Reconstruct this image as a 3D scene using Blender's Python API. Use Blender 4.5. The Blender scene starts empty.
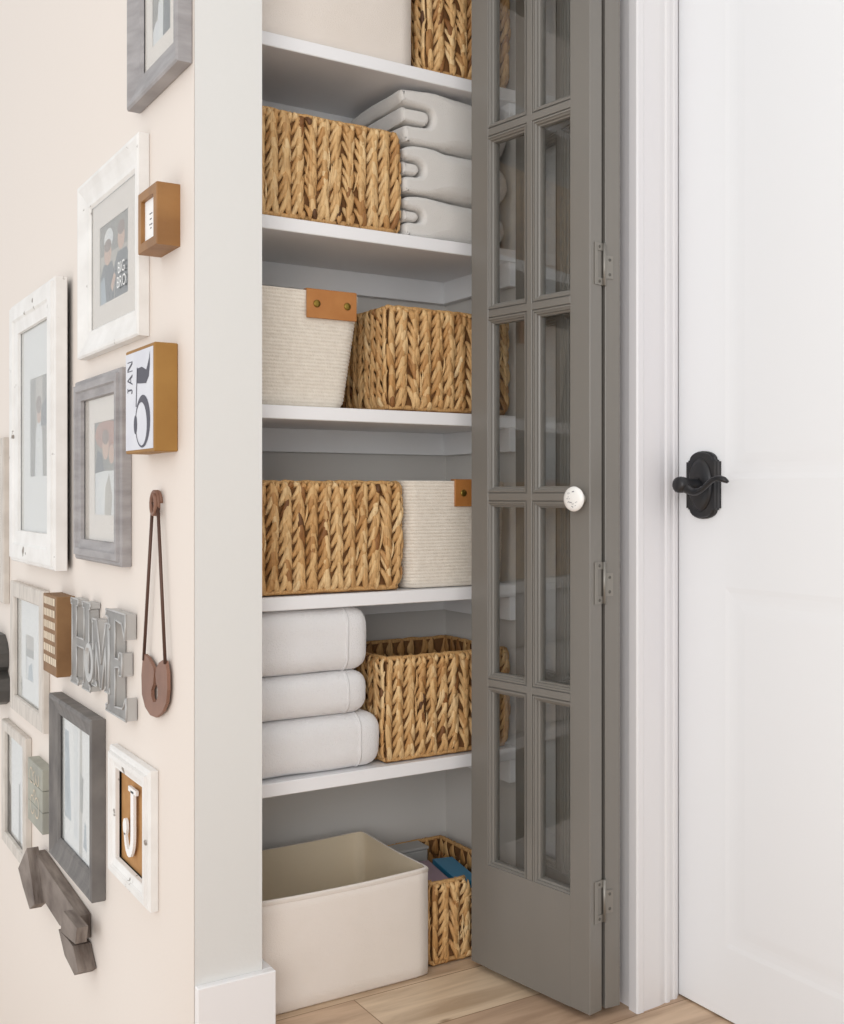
import bpy, math, random
from mathutils import Vector, Matrix, noise
from mathutils.geometry import tessellate_polygon
random.seed(11)
S = bpy.context.scene
COL = S.collection

# ------------------------------------------------------------------ camera
CAM_H = 1.0
FPX = 1099.0
FWD = Vector((0.5215, 0.8532, 0)).normalized()
RGT = Vector((FWD.y, -FWD.x, 0))
cd = bpy.data.cameras.new('camera'); cam = bpy.data.objects.new('camera', cd); COL.objects.link(cam)
cd.sensor_width = 36; cd.sensor_fit = 'AUTO'; cd.lens = FPX / 1024 * 36
cd.shift_y = -17 / 1024
cd.clip_start = 0.05
cam.location = (0, 0, CAM_H)
cam.rotation_euler = (math.pi / 2, 0, math.atan2(FWD.y, FWD.x) - math.pi / 2)
S.camera = cam

# ------------------------------------------------------------------ light
S.view_settings.view_transform = 'Standard'
S.view_settings.look = 'None'
S.view_settings.gamma = 1
S.view_settings.use_curve_mapping = False
S.view_settings.exposure = 0.06
w = bpy.data.worlds.new('world'); S.world = w; w.use_nodes = True
bg = w.node_tree.nodes['Background']; bg.inputs[0].default_value = (0.99, 0.995, 1.0, 1); bg.inputs[1].default_value = 0.95

def area(name, loc, target, size, power, color=(1, 1, 1)):
    l = bpy.data.lights.new(name, 'AREA'); l.shape = 'RECTANGLE'; l.size, l.size_y = size
    l.energy = power; l.color = color
    o = bpy.data.objects.new(name, l); COL.objects.link(o); o.location = loc
    o.rotation_euler = (Vector(target) - Vector(loc)).to_track_quat('-Z', 'Y').to_euler()
    return o
area('window_light', (-1.6, -1.2, 1.6), (1.2, 1.9, 0.7), (1.8, 1.8), 50, (1, 0.995, 0.985))
area('stair_window_light', (-1.8, 2.9, -0.3), (0.675, 2.4, -0.1), (1.4, 1.4), 6, (1, 0.96, 0.9))

# ------------------------------------------------------------------ helpers
def lin(h):
    if isinstance(h, str):
        h = h.lstrip('#'); h = tuple(int(h[i:i+2], 16) for i in (0, 2, 4))
    r = []
    for c in h:
        c = c / 255.0
        r.append(c / 12.92 if c <= 0.04045 else ((c + 0.055) / 1.055) ** 2.4)
    return (*r, 1)

def mat(name, color, rough=0.6, metal=0.0, spec=0.5, var=None, vscale=8.0, vstretch=(1, 1, 1), bump=0.0, bscale=60.0,
        bstretch=(1, 1, 1), spots=None, spot_scale=20, spot_thr=0.62, sheen=0.0):
    m = bpy.data.materials.new(name); m.use_nodes = True
    nt = m.node_tree; N = nt.nodes; L = nt.links
    b = N['Principled BSDF']
    b.inputs['Roughness'].default_value = rough; b.inputs['Metallic'].default_value = metal
    b.inputs['Specular IOR Level'].default_value = spec
    if sheen: b.inputs['Sheen Weight'].default_value = sheen
    tc = N.new('ShaderNodeTexCoord')
    def nz(scale, st, detail=4):
        mp = N.new('ShaderNodeMapping'); mp.inputs['Scale'].default_value = st
        L.new(tc.outputs['Object'], mp.inputs['Vector'])
        n = N.new('ShaderNodeTexNoise'); n.inputs['Scale'].default_value = scale; n.inputs['Detail'].default_value = detail
        L.new(mp.outputs[0], n.inputs['Vector']); return n
    out = None
    c1 = lin(color)
    if var:
        n = nz(vscale, vstretch)
        r = N.new('ShaderNodeValToRGB'); r.color_ramp.elements[0].position = 0.3; r.color_ramp.elements[1].position = 0.7
        r.color_ramp.elements[0].color = c1; r.color_ramp.elements[1].color = lin(var)
        L.new(n.outputs['Fac'], r.inputs[0]); out = r.outputs[0]
    if spots:
        n = nz(spot_scale, vstretch, 6)
        r = N.new('ShaderNodeValToRGB'); r.color_ramp.elements[0].position = spot_thr; r.color_ramp.elements[1].position = spot_thr + 0.03
        L.new(n.outputs['Fac'], r.inputs[0])
        mx = N.new('ShaderNodeMix'); mx.data_type = 'RGBA'
        L.new(r.outputs[0], mx.inputs[0])
        if out: L.new(out, mx.inputs[6])
        else: mx.inputs[6].default_value = c1
        mx.inputs[7].default_value = lin(spots); out = mx.outputs[2]
    if out: L.new(out, b.inputs['Base Color'])
    else: b.inputs['Base Color'].default_value = c1
    if bump:
        n = nz(bscale, bstretch)
        bp = N.new('ShaderNodeBump'); bp.inputs['Strength'].default_value = bump; bp.inputs['Distance'].default_value = 0.004
        L.new(n.outputs['Fac'], bp.inputs['Height']); L.new(bp.outputs[0], b.inputs['Normal'])
    return m

def glass_mat():
    m = bpy.data.materials.new('clear_glass'); m.use_nodes = True
    N = m.node_tree.nodes; L = m.node_tree.links; N.clear()
    o = N.new('ShaderNodeOutputMaterial'); mx = N.new('ShaderNodeMixShader'); fr = N.new('ShaderNodeFresnel'); ge = N.new('ShaderNodeNewGeometry'); mr = N.new('ShaderNodeMapRange'); mr.inputs[3].default_value = 1.52; mr.inputs[4].default_value = 1 / 1.52; L.new(ge.outputs['Backfacing'], mr.inputs[0]); L.new(mr.outputs[0], fr.inputs[0])
    t = N.new('ShaderNodeBsdfTransparent'); t.inputs[0].default_value = (0.955, 0.96, 0.955, 1)
    g = N.new('ShaderNodeBsdfGlossy'); g.inputs['Roughness'].default_value = 0.0
    L.new(fr.outputs[0], mx.inputs[0]); L.new(t.outputs[0], mx.inputs[1]); L.new(g.outputs[0], mx.inputs[2]); L.new(mx.outputs[0], o.inputs[0])
    return m

def wicker_mat():
    m = bpy.data.materials.new('water_hyacinth'); m.use_nodes = True
    nt = m.node_tree; N = nt.nodes; L = nt.links; b = N['Principled BSDF']; b.inputs['Roughness'].default_value = 0.62
    at = N.new('ShaderNodeAttribute'); at.attribute_name = 'tint'
    r = N.new('ShaderNodeValToRGB'); e = r.color_ramp.elements
    e[0].position = 0; e[0].color = lin('#4a2c14'); e[1].position = 1; e[1].color = lin('#eccf9f')
    for p, c in ((0.18, '#8f5f30'), (0.4, '#c29259'), (0.7, '#dcb57e')):
        x = e.new(p); x.color = lin(c)
    L.new(at.outputs['Fac'], r.inputs[0])
    tc = N.new('ShaderNodeTexCoord'); mp = N.new('ShaderNodeMapping'); mp.inputs['Scale'].default_value = (260, 260, 22)
    L.new(tc.outputs['Object'], mp.inputs[0]); n = N.new('ShaderNodeTexNoise'); n.inputs['Scale'].default_value = 1.0; n.inputs['Detail'].default_value = 3
    L.new(mp.outputs[0], n.inputs['Vector'])
    r2 = N.new('ShaderNodeValToRGB'); r2.color_ramp.elements[0].position = 0.3; r2.color_ramp.elements[0].color = (0.62, 0.56, 0.5, 1)
    r2.color_ramp.elements[1].position = 0.6; r2.color_ramp.elements[1].color = (1, 1, 1, 1)
    L.new(n.outputs['Fac'], r2.inputs[0])
    mx = N.new('ShaderNodeMix'); mx.data_type = 'RGBA'; mx.blend_type = 'MULTIPLY'; mx.inputs[0].default_value = 0.8
    L.new(r.outputs[0], mx.inputs[6]); L.new(r2.outputs[0], mx.inputs[7]); L.new(mx.outputs[2], b.inputs['Base Color'])
    bp = N.new('ShaderNodeBump'); bp.inputs['Strength'].default_value = 0.5; bp.inputs['Distance'].default_value = 0.002
    L.new(n.outputs['Fac'], bp.inputs['Height']); L.new(bp.outputs[0], b.inputs['Normal'])
    return m

def floor_mat():
    m = bpy.data.materials.new('oak_planks'); m.use_nodes = True
    nt = m.node_tree; N = nt.nodes; L = nt.links; b = N['Principled BSDF']; b.inputs['Roughness'].default_value = 0.45
    tc = N.new('ShaderNodeTexCoord')
    mp = N.new('ShaderNodeMapping'); mp.inputs['Location'].default_value = (-1.02, -1.927, 0); L.new(tc.outputs['Object'], mp.inputs[0])
    br = N.new('ShaderNodeTexBrick'); br.offset = 0.37; br.inputs['Color1'].default_value = (0, 0, 0, 1); br.inputs['Color2'].default_value = (1, 1, 1, 1)
    br.inputs['Mortar'].default_value = (0.5, 0.5, 0.5, 1); br.inputs['Scale'].default_value = 1; br.inputs['Brick Width'].default_value = 1.3
    br.inputs['Row Height'].default_value = 0.17; br.inputs['Mortar Size'].default_value = 0.0012; br.inputs['Bias'].default_value = 0
    L.new(mp.outputs[0], br.inputs['Vector'])
    r = N.new('ShaderNodeValToRGB'); e = r.color_ramp.elements; e[0].color = lin('#dac5aa'); e[1].color = lin('#bfa38b')
    x = e.new(0.5); x.color = lin('#ccb196')
    L.new(br.outputs['Color'], r.inputs[0])
    m2 = N.new('ShaderNodeMapping'); m2.inputs['Scale'].default_value = (1.6, 13, 1); L.new(tc.outputs['Object'], m2.inputs[0])
    n = N.new('ShaderNodeTexNoise'); n.inputs['Scale'].default_value = 2.2; n.inputs['Detail'].default_value = 8; n.inputs['Distortion'].default_value = 0.6
    L.new(m2.outputs[0], n.inputs['Vector'])
    r2 = N.new('ShaderNodeValToRGB'); r2.color_ramp.elements[0].position = 0.33; r2.color_ramp.elements[0].color = (0.64, 0.57, 0.51, 1)
    r2.color_ramp.elements[1].position = 0.62; r2.color_ramp.elements[1].color = (1.05, 1.03, 1.0, 1)
    L.new(n.outputs['Fac'], r2.inputs[0])
    mx = N.new('ShaderNodeMix'); mx.data_type = 'RGBA'; mx.blend_type = 'MULTIPLY'; mx.inputs[0].default_value = 0.85
    L.new(r.outputs[0], mx.inputs[6]); L.new(r2.outputs[0], mx.inputs[7])
    # knots
    m3 = N.new('ShaderNodeMapping'); m3.inputs['Scale'].default_value = (2.4, 5, 1); L.new(tc.outputs['Object'], m3.inputs[0])
    v = N.new('ShaderNodeTexVoronoi'); v.inputs['Scale'].default_value = 1.6; L.new(m3.outputs[0], v.inputs['Vector'])
    r3 = N.new('ShaderNodeValToRGB'); r3.color_ramp.elements[0].position = 0.03; r3.color_ramp.elements[0].color = (0.3, 0.22, 0.16, 1)
    r3.color_ramp.elements[1].position = 0.075; r3.color_ramp.elements[1].color = (1, 1, 1, 1)
    L.new(v.outputs['Distance'], r3.inputs[0])
    mk = N.new('ShaderNodeMix'); mk.data_type = 'RGBA'; mk.blend_type = 'MULTIPLY'; mk.inputs[0].default_value = 0.8
    L.new(mx.outputs[2], mk.inputs[6]); L.new(r3.outputs[0], mk.inputs[7])
    seam = N.new('ShaderNodeMix'); seam.data_type = 'RGBA'; L.new(br.outputs['Fac'], seam.inputs[0])
    L.new(mk.outputs[2], seam.inputs[6]); seam.inputs[7].default_value = lin('#8a6e52')
    L.new(seam.outputs[2], b.inputs['Base Color'])
    return m

M = dict(
    wall_front=mat('wall_paint_white', '#d9d8d5', 0.7, bump=0.08, bscale=120),
    wall_gallery=mat('wall_paint_cream', '#e3d9d0', 0.7, bump=0.08, bscale=120),
    closet=mat('closet_paint_grey', '#d0cdc9', 0.7, bump=0.05, bscale=100),
    trim=mat('trim_gloss_white', '#eceaea', 0.35),
    trim_worn=mat('trim_casing_white', '#e4e2e1', 0.4, var='#dedcdf', vscale=4, vstretch=(1, 1, .15)),
    door_white=mat('door_gloss_white', '#ebecee', 0.4),
    shelf=mat('shelf_white', '#ecebec', 0.35),
    cleat=mat('cleat_paint', '#efeff0', 0.5),
    door_grey=mat('door_grey_paint', '#7e7a74', 0.3, var='#75716b', vscale=3, vstretch=(1, 1, .3), bump=0.06, bscale=30, bstretch=(1, 1, .1)),
    nickel=mat('brushed_nickel', '#8f8b84', 0.42, 0.6),
    screw=mat('screw_steel', '#6b6862', 0.4, 0.8),
    black=mat('oiled_bronze', '#26272b', 0.38, 0.35, var='#33302f', vscale=30),
    ceramic=mat('crackled_ceramic', '#f1efeb', 0.25),
    ink=mat('dark_ink', '#45464f', 0.7),
    ink2=mat('grey_ink', '#8b8c90', 0.7),
    wicker=wicker_mat(),
    wicker_in=mat('wicker_core', '#684524', 0.8, var='#80582f', vscale=60, bump=0.5, bscale=90, bstretch=(1, 1, .2)),
    rope=mat('cotton_rope', '#e6ddd0', 0.85, var='#dcd2c4', vscale=90, bump=0.4, bscale=260, sheen=0.2),
    leather=mat('tan_leather', '#b67a3f', 0.5, var='#a96c33', vscale=25, bump=0.15, bscale=200),
    brass=mat('antique_brass', '#8c7435', 0.3, 0.9),
    canvas=mat('cream_canvas', '#e7ded6', 0.85, var='#e0d6cc', vscale=5, bump=0.25, bscale=500),
    canvas_in=mat('canvas_lining', '#dccdb4', 0.9, bump=0.2, bscale=400),
    towel_grey=mat('grey_terry', '#d9d5d0', 0.95, bump=0.55, bscale=420, sheen=0.4),
    towel_white=mat('white_terry', '#e6e4e4', 0.95, bump=0.55, bscale=420, sheen=0.4),
    hem=mat('towel_hem', '#dcdada', 0.9, bump=0.2, bscale=300),
    frame_white=mat('distressed_white', '#ebe9e6', 0.6, var='#dfdcd8', vscale=14, vstretch=(1, 1, 1), spots='#8a8178', spot_scale=26, spot_thr=0.68, bump=0.2, bscale=60),
    frame_grey=mat('greywashed_wood', '#a6a2a2', 0.6, var='#8c8888', vscale=12, vstretch=(1, 4, 1), bump=0.25, bscale=50, bstretch=(1, 5, 1)),
    frame_dark=mat('weathered_dark_wood', '#77726e', 0.6, var='#5c5856', vscale=12, vstretch=(4, 1, 1), bump=0.25, bscale=50, bstretch=(5, 1, 1)),
    frame_beige=mat('pale_washed_wood', '#d3cbc2', 0.6, var='#bdb5ac', vscale=14, vstretch=(4, 1, 1), bump=0.2, bscale=50),
    back=mat('backing_board', '#2b2927', 0.8),
    mat_cream=mat('mat_board_cream', '#eadfd6', 0.9),
    mat_white=mat('mat_board_white', '#f0eeec', 0.9),
    photo_dark=mat('photo_dark', '#6b655e', 0.5, var='#8d8579', vscale=14),
    photo_mid=mat('photo_mid', '#a49b90', 0.5, var='#bdb4a8', vscale=10),
    photo_pale=mat('photo_pale', '#d9dadd', 0.5, var='#eceae6', vscale=12),
    photo_blue=mat('photo_bluegrey', '#a9b5bf', 0.5, var='#7e8b97', vscale=20),
    photo_black=mat('photo_black', '#3f4348', 0.5),
    photo_orange=mat('photo_orange', '#b5714e', 0.5, var='#8a5a44', vscale=18),
    skin=mat('photo_skin', '#c99f84', 0.5), hair=mat('photo_hair', '#7a5a44', 0.5),
    wood=mat('warm_pine', '#a37541', 0.5, var='#80572c', vscale=12, vstretch=(1, 1, .25), spots='#4a2c12', spot_scale=14, spot_thr=0.72, bump=0.1, bscale=80),
    ochre=mat('ochre_paint', '#a3793a', 0.6, var='#94692c', vscale=9),
    sign_white=mat('aged_white_paint', '#dcdde2', 0.6, var='#cfd0d8', vscale=14),
    ink_navy=mat('navy_letter', '#4d4c57', 0.6),
    brown_wood=mat('brown_block', '#8d6a45', 0.65, var='#7a5836', vscale=20),
    cream_ink=mat('cream_letter', '#d9c9b2', 0.7),
    metal_grey=mat('galvanised_grey', '#989591', 0.42, 0.45, var='#7b7875', vscale=22, bump=0.1, bscale=40),
    metal_edge=mat('galvanised_edge', '#b9b8b6', 0.4, 0.4),
    dark_metal=mat('dark_sheet_metal', '#4c4a48', 0.45, 0.4, var='#5c5956', vscale=10, vstretch=(1, 4, 1)),
    copper=mat('rusty_copper', '#8f6a58', 0.55, 0.15, var='#7c5a4a', vscale=14),
    pin_wire=mat('dark_pin_wire', '#5a4238', 0.5, 0.4),
    sage=mat('sage_wood', '#a8a79a', 0.7, var='#94938a', vscale=16),
    burlap=mat('kraft_board', '#b98a55', 0.8, var='#ab7c48', vscale=30, bump=0.2, bscale=300),
    arrow=mat('weathered_barn_wood', '#8d8178', 0.7, var='#5b4e46', vscale=9, vstretch=(1, 1.5, 7), bump=0.4, bscale=30, bstretch=(1, 1, 6)),
    plastic=mat('pale_grey_plastic', '#a9a7a4', 0.5), mauve=mat('mauve_cover', '#97808c', 0.5), blue=mat('blue_cover', '#2c7fa6', 0.4),
    paper=mat('page_edges', '#e3ddd0', 0.8),
    floor=floor_mat(), glass=glass_mat(),
)

class MB:
    """collects faces of ONE mesh"""
    def __init__(s): s.v = []; s.f = []; s.m = []; s.s = []; s.t = []
    def add(s, verts, faces, mi=0, smooth=False, tint=0.5):
        o = len(s.v); s.v += [tuple(p) for p in verts]; s.t += [tint] * len(verts)
        for f in faces: s.f.append(tuple(i + o for i in f)); s.m.append(mi); s.s.append(smooth)
        return o
    def box(s, x0, x1, y0, y1, z0, z1, mi=0, b=0.0):
        if b <= 0:
            v = [(x, y, z) for z in (z0, z1) for y in (y0, y1) for x in (x0, x1)]
            s.add(v, [(0, 2, 3, 1), (4, 5, 7, 6), (0, 1, 5, 4), (2, 6, 7, 3), (0, 4, 6, 2), (1, 3, 7, 5)], mi); return
        # chamfered box
        lo = (x0, y0, z0); hi = (x1, y1, z1); v = []; idx = {}
        for c in range(8):
            sg = [(c >> k) & 1 for k in range(3)]
            for ax in range(3):
                p = []
                for k in range(3):
                    e = hi[k] if sg[k] else lo[k]
                    if k != ax: e += -b if sg[k] else b
                    p.append(e)
                idx[(c, ax)] = len(v); v.append(p)
        f = []
        for ax in range(3):
            a, d = [k for k in range(3) if k != ax]
            for sd in (0, 1):
                cs = [(sd << ax) | (i << a) | (j << d) for i, j in ((0, 0), (1, 0), (1, 1), (0, 1))]
                q = [idx[(c, ax)] for c in cs]
                if (sd == 0) == (ax != 1): q = q[::-1]
                f.append(tuple(q))
        for ax in range(3):
            a, d = [k for k in range(3) if k != ax]
            for i in (0, 1):
                for j in (0, 1):
                    c0 = (i << a) | (j << d); c1 = c0 | (1 << ax)
                    f.append((idx[(c0, a)], idx[(c1, a)], idx[(c1, d)], idx[(c0, d)]))
        for c in range(8): f.append((idx[(c, 0)], idx[(c, 1)], idx[(c, 2)]))
        s.add(v, f, mi)
    def prism(s, poly, w0, w1, mi=0, axes='xyz', side_mi=None):
        """poly of 2D points extruded along third axis w0->w1; axes tells where (a,b,w) go"""
        n = len(poly)
        def P(a, b, c): d = {axes[0]: a, axes[1]: b, axes[2]: c}; return (d['x'], d['y'], d['z'])
        v = [P(a, b, w0) for a, b in poly] + [P(a, b, w1) for a, b in poly]
        s.add(v, [tuple(range(n))[::-1], tuple(range(n, 2 * n))], mi)
        s.add(v, [(i, (i + 1) % n, n + (i + 1) % n, n + i) for i in range(n)], mi if side_mi is None else side_mi)
    def loft(s, rings, mi=0, smooth=True, cap0=True, cap1=True, tint=0.5):
        n = len(rings[0]); v = [p for r in rings for p in r]; f = []
        for k in range(len(rings) - 1):
            for i in range(n):
                j = (i + 1) % n; f.append((k * n + i, k * n + j, (k + 1) * n + j, (k + 1) * n + i))
        if cap0: f.append(tuple(range(n))[::-1])
        if cap1: f.append(tuple((len(rings) - 1) * n + i for i in range(n)))
        s.add(v, f, mi, smooth, tint)
    def tube(s, pts, r, seg=10, mi=0, flat=1.0, closed=False):
        pts = [Vector(p) for p in pts]; rs = r if isinstance(r, (list, tuple)) else [r] * len(pts)
        rings = []; up = None
        for i, p in enumerate(pts):
            d = (pts[min(i + 1, len(pts) - 1)] - pts[max(i - 1, 0)]).normalized()
            if up is None:
                up = Vector((0, 0, 1)) if abs(d.z) < .9 else Vector((1, 0, 0))
            a = d.cross(up).normalized(); up = a.cross(d).normalized()
            rings.append([p + (a * math.cos(t) + up * math.sin(t) * flat) * rs[i] for t in [2 * math.pi * k / seg for k in range(seg)]])
        s.loft(rings, mi)
    def cyl(s, c, axis, r, h, seg=20, mi=0, smooth=True, prof=None):
        """lathe about axis from c; prof = [(r,h)...]"""
        ax = Vector(axis).normalized(); a = ax.orthogonal().normalized(); b = ax.cross(a); c = Vector(c)
        prof = prof or [(r, 0), (r, h)]
        s.loft([[c + ax * hh + (a * math.cos(t) + b * math.sin(t)) * rr for t in [2 * math.pi * k / seg for k in range(seg)]] for rr, hh in prof], mi, smooth)
    def rectloops(s, x0, x1, y0, y1, prof, mi=0, mis=None):
        """mitred frame in the xy plane; prof=[(inset,z)...]"""
        L = []
        for ins, z in prof:
            L.append([(x0 + ins, y0 + ins, z), (x1 - ins, y0 + ins, z), (x1 - ins, y1 - ins, z), (x0 + ins, y1 - ins, z)])
        for k in range(len(L) - 1):
            s.add(L[k] + L[k + 1], [(i, (i + 1) % 4, 4 + (i + 1) % 4, 4 + i) for i in range(4)], mis[k] if mis else mi)
    def build(s, name, mats, parent=None, loc=None, rot=None, fix=True):
        me = bpy.data.meshes.new(name); me.from_pydata(s.v, [], s.f)
        mats = mats if isinstance(mats, (list, tuple)) else [mats]
        for m in mats: me.materials.append(M[m])
        for i, p in enumerate(me.polygons): p.material_index = s.m[i]; p.use_smooth = s.s[i]
        if any(abs(t - 0.5) > 1e-6 for t in s.t):
            a = me.attributes.new('tint', 'FLOAT', 'POINT'); a.data.foreach_set('value', s.t)
        if fix:
            import bmesh
            b = bmesh.new(); b.from_mesh(me); bmesh.ops.recalc_face_normals(b, faces=b.faces); b.to_mesh(me); b.free()
        me.update()
        o = bpy.data.objects.new(name, me); COL.objects.link(o)
        if parent: o.parent = parent
        if loc is not None: o.location = loc
        if rot is not None: o.rotation_euler = rot
        return o

def empty(name, loc, label, cat, group=None, rot=(0, 0, 0)):
    o = bpy.data.objects.new(name, None); COL.objects.link(o); o.location = loc; o.rotation_euler = rot
    o.empty_display_size = 0.05
    return tag(o, label, cat, group)
def tag(o, label, cat, group=None):
    o['label'] = label; o['category'] = cat
    if group: o['group'] = group
    return o
def struct(o): o['kind'] = 'structure'; return o
def sbox(name, m, *a, b=0.0):
    k = MB(); k.box(*a, b=b); return struct(k.build(name, m))

# ------------------------------------------------------------------ key dimensions
GX = 0.675          # gallery wall plane (faces -X)
FY = 1.88           # closet front wall plane (faces -Y)
OX0 = 0.804         # left edge of closet opening
SY = 1.99           # front of the shelves
BY = 2.292           # closet back wall
RX = 1.470          # closet right inner wall
DX = 1.583           # white door wall plane (faces -X)
CY = 1.613          # face of the short wall right of the closet
TOP = 2.75

# ------------------------------------------------------------------ the setting
sbox('wall_gallery', 'wall_gallery', GX, GX + 0.10, FY + .0003, 5.6, -1.6, TOP)
sbox('wall_front', 'wall_front', GX, OX0, FY, FY + .115, -0.2, TOP)
# same corner skin: the front strip is its own plane so give the gallery side a thin cream skin
sbox('wall_left', 'wall_gallery', GX - .0015, GX, FY + .001, 5.6, -1.6, TOP)
k = MB(); k.box(OX0, 1.465, FY, FY + .115, 2.27, TOP); struct(k.build('wall_header', 'wall_front'))
sbox('wall_back', 'closet', GX + .10, 1.60, BY, BY + .08, 0, TOP)
sbox('wall_closet_left', 'closet', GX + .10, 0.79, FY + .115, BY, 0, TOP)
k = MB(); k.box(RX, 1.60, FY + .115, BY, 0, TOP); struct(k.build('wall_closet_right', 'closet'))
k = MB(); k.box(1.465, 1.75, CY, FY + .1149, 0, TOP); struct(k.build('wall_return', 'trim_worn'))
k = MB(); k.box(GX + .02, DX + .15, FY + .12, BY + .06, 2.7, TOP); struct(k.build('closet_ceiling', 'closet')).name = 'ceiling'
sbox('floor', 'floor', -1.6, DX + .12, -1.6, BY, -0.2, 0) if False else None
k = MB()
k.box(-1.6, DX + .12, -1.6, FY, -0.2, 0)
k.box(GX + .10, DX + .12, FY, BY, -0.2, 0)
struct(k.build('floor', 'floor'))
sbox('floor_lower', 'floor', -1.6, GX + .1, FY, 5.6, -1.7, -1.6)
# right wall around the white door
sbox('wall_right', 'wall_front', DX + .04, DX + .15, -1.6, CY - .0005, 0, TOP)

# white door slab with two moulded panels (plane X = DX facing -X)
def white_door():
    r = bpy.data.objects.new('door_1', None)
    k = MB(); y0, y1 = 0.72, 1.6055; z1 = 2.42
    st = 0.122
    panels = [(y0 + st, y1 - st, 0.14, 0.825), (y0 + st, y1 - st, 1.03, 2.28)]
    # slab built of stiles and rails, then sunken panels
    def bx(a, b, c, d): k.box(DX, DX + .038, a, b, c, d)
    bx(y0, y0 + st, 0.004, z1); bx(y1 - st, y1, 0.004, z1)
    bx(y0 + st, y1 - st, 0.004, 0.14); bx(y0 + st, y1 - st, 0.825, 1.03); bx(y0 + st, y1 - st, 2.28, z1)
    for a, b, c, d in panels:
        L = []
        for ins, dx in ((0, 0), (0.010, 0.0010), (0.022, 0.0014), (0.03, 0.0014), (0.048, 0.0005), (0.054, 0.0005)):
            L.append([(DX + dx, a + ins, c + ins), (DX + dx, b - ins, c + ins), (DX + dx, b - ins, d - ins), (DX + dx, a + ins, d - ins)])
        for q in range(len(L) - 1):
            k.add(L[q] + L[q + 1], [(i, (i + 1) % 4, 4 + (i + 1) % 4, 4 + i) for i in range(4)])
        k.add(L[-1], [(0, 1, 2, 3)])
    o = struct(k.build('door_1', 'door_white', fix=False))
    # backing so nothing shows through the panels
    for p in o.data.polygons: pass
    return o
door1 = white_door()

# lever handle on it
def lever():
    k = MB(); yc, zc = 1.537, 1.0195
    pts = []
    hw, hh, sh = 0.0435, 0.045, 0.046
    def plate(sc, dz):
        P = [(-hw * sc, -hh), (-hw * sc, hh), (-hw * sc * .88, hh), (-hw * sc * .88, hh + .003)]
        for i in range(11):
            t = math.pi - i * math.pi / 10; P.append((math.cos(t) * hw * sc * .8, hh + .003 + math.sin(t) * .018 * sc))
        P += [(hw * sc * .88, hh + .003), (hw * sc * .88, hh), (hw * sc, hh), (hw * sc, -hh), (hw * sc * .88, -hh), (hw * sc * .88, -hh - .003)]
        for i in range(11):
            t = -i * math.pi / 10; P.append((math.cos(t) * hw * sc * .8, -hh - .003 + math.sin(t) * .018 * sc))
        P += [(-hw * sc * .88, -hh - .003), (-hw * sc * .88, -hh)]
        return [(DX - dz, yc + a, zc + b) for a, b in P]
    k.loft([plate(1, 0.0), plate(1, .005), plate(.93, .007), plate(.88, .007), plate(.82, .011)], smooth=False)
    E = [(0.0, 1.0), (.5, 1), (.8, .8), (1, .3), (1, 0)]
    rings = []
    for rr, hh_ in ((1, .010), (.97, .013), (.8, .0165), (.5, .0185), (.2, .019)):
        rings.append([(DX - hh_, yc + .031 * rr * math.cos(t), zc + .052 * rr * math.sin(t)) for t in [2 * math.pi * q / 28 for q in range(28)]])
    k.loft(rings)
    pl = k.build('rosette', 'black')
    k = MB(); k.cyl((DX - .015, yc, zc), (-1, 0, 0), 0, 0, 20, prof=[(.013, 0), (.012, .012), (.0125, .03), (.0155, .042), (.016, .05), (.0145, .056), (.009, .059)])
    sp = k.build('spindle', 'black')
    k = MB()
    pa = []
    for i in range(15):
        t = i / 14
        pa.append((DX - .057 - .004 * math.sin(t * 3), yc - .005 - .108 * t, zc - .004 - .010 * math.sin(t * 2 * math.pi * .95) + (.0 if t < .5 else .006 * math.sin((t - .5) * 4))))
    rs = [.012 - .006 * min(1, i / 7) + (.001 if i > 11 else 0) for i in range(15)]; rs[-1] = .004
    k.tube(pa, rs, 12, flat=.8)
    lv = k.build('lever', 'black')
    return pl, sp, lv
pl, sp, lv = lever()
pl.name = 'door_handle'; pl.parent = door1; sp.parent = pl; lv.parent = pl

# casing on the short wall right of the closet
k = MB()
pr = [(1.457, CY - .0003), (1.457, 1.592), (1.460, 1.589), (1.473, 1.589), (1.476, 1.5915), (1.520, 1.5935), (1.536, 1.597), (1.540, 1.5945), (1.548, 1.5945),
      (1.552, 1.599), (1.561, 1.600), (1.564, 1.598), (1.572, 1.599), (1.576, 1.604), (1.5825, 1.6065), (1.5825, CY - .0003)]
k.prism(pr, 0.0, TOP, axes='xyz'); struct(k.build('trim_casing', 'trim_worn')).name = 'trim_1'
# baseboard, wrapping the closet jamb
k = MB()
def bb(poly): 
    for a, b_, c, d in poly: k.box(a, b_, c, d, 0.0, 0.126, b=.0015)
bb([(GX + .0, OX0 + .021, FY - .016, FY), ])
k.box(OX0, OX0 + .021, FY, FY + .115, 0, .126, b=.0015)
struct(k.build('baseboard_front', 'trim'))

# cleats under the shelves
zt = [1.906, 1.548, 1.177, 0.799, 0.435]; TH = 0.027
n = 2
for z in zt:
    k = MB(); k.box(0.79, RX, BY - .02, BY, z - TH - .053, z - TH, b=.001); k.box(RX - .02, RX, SY + .006, BY - .02, z - TH - .053, z - TH, b=.001)
    struct(k.build('trim_%d' % n, 'cleat')); n += 1

# ------------------------------------------------------------------ shelves
names = ['white closet shelf at the very top, under a cream canvas bin', 'white closet shelf under the folded grey towels',
         'white closet shelf under the tapered rope basket with full leather tag', 'white closet shelf directly above the white towel stack',
         'lowest white closet shelf, carrying the white towels']
for z, lab in zip(zt, names):
    k = MB(); k.box(0.7905, RX - .0005, SY, BY - .0005, z - TH, z, b=.0015)
    tag(k.build('closet_shelf', 'shelf'), lab, 'shelf', 'white shelves in the linen closet')

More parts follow.
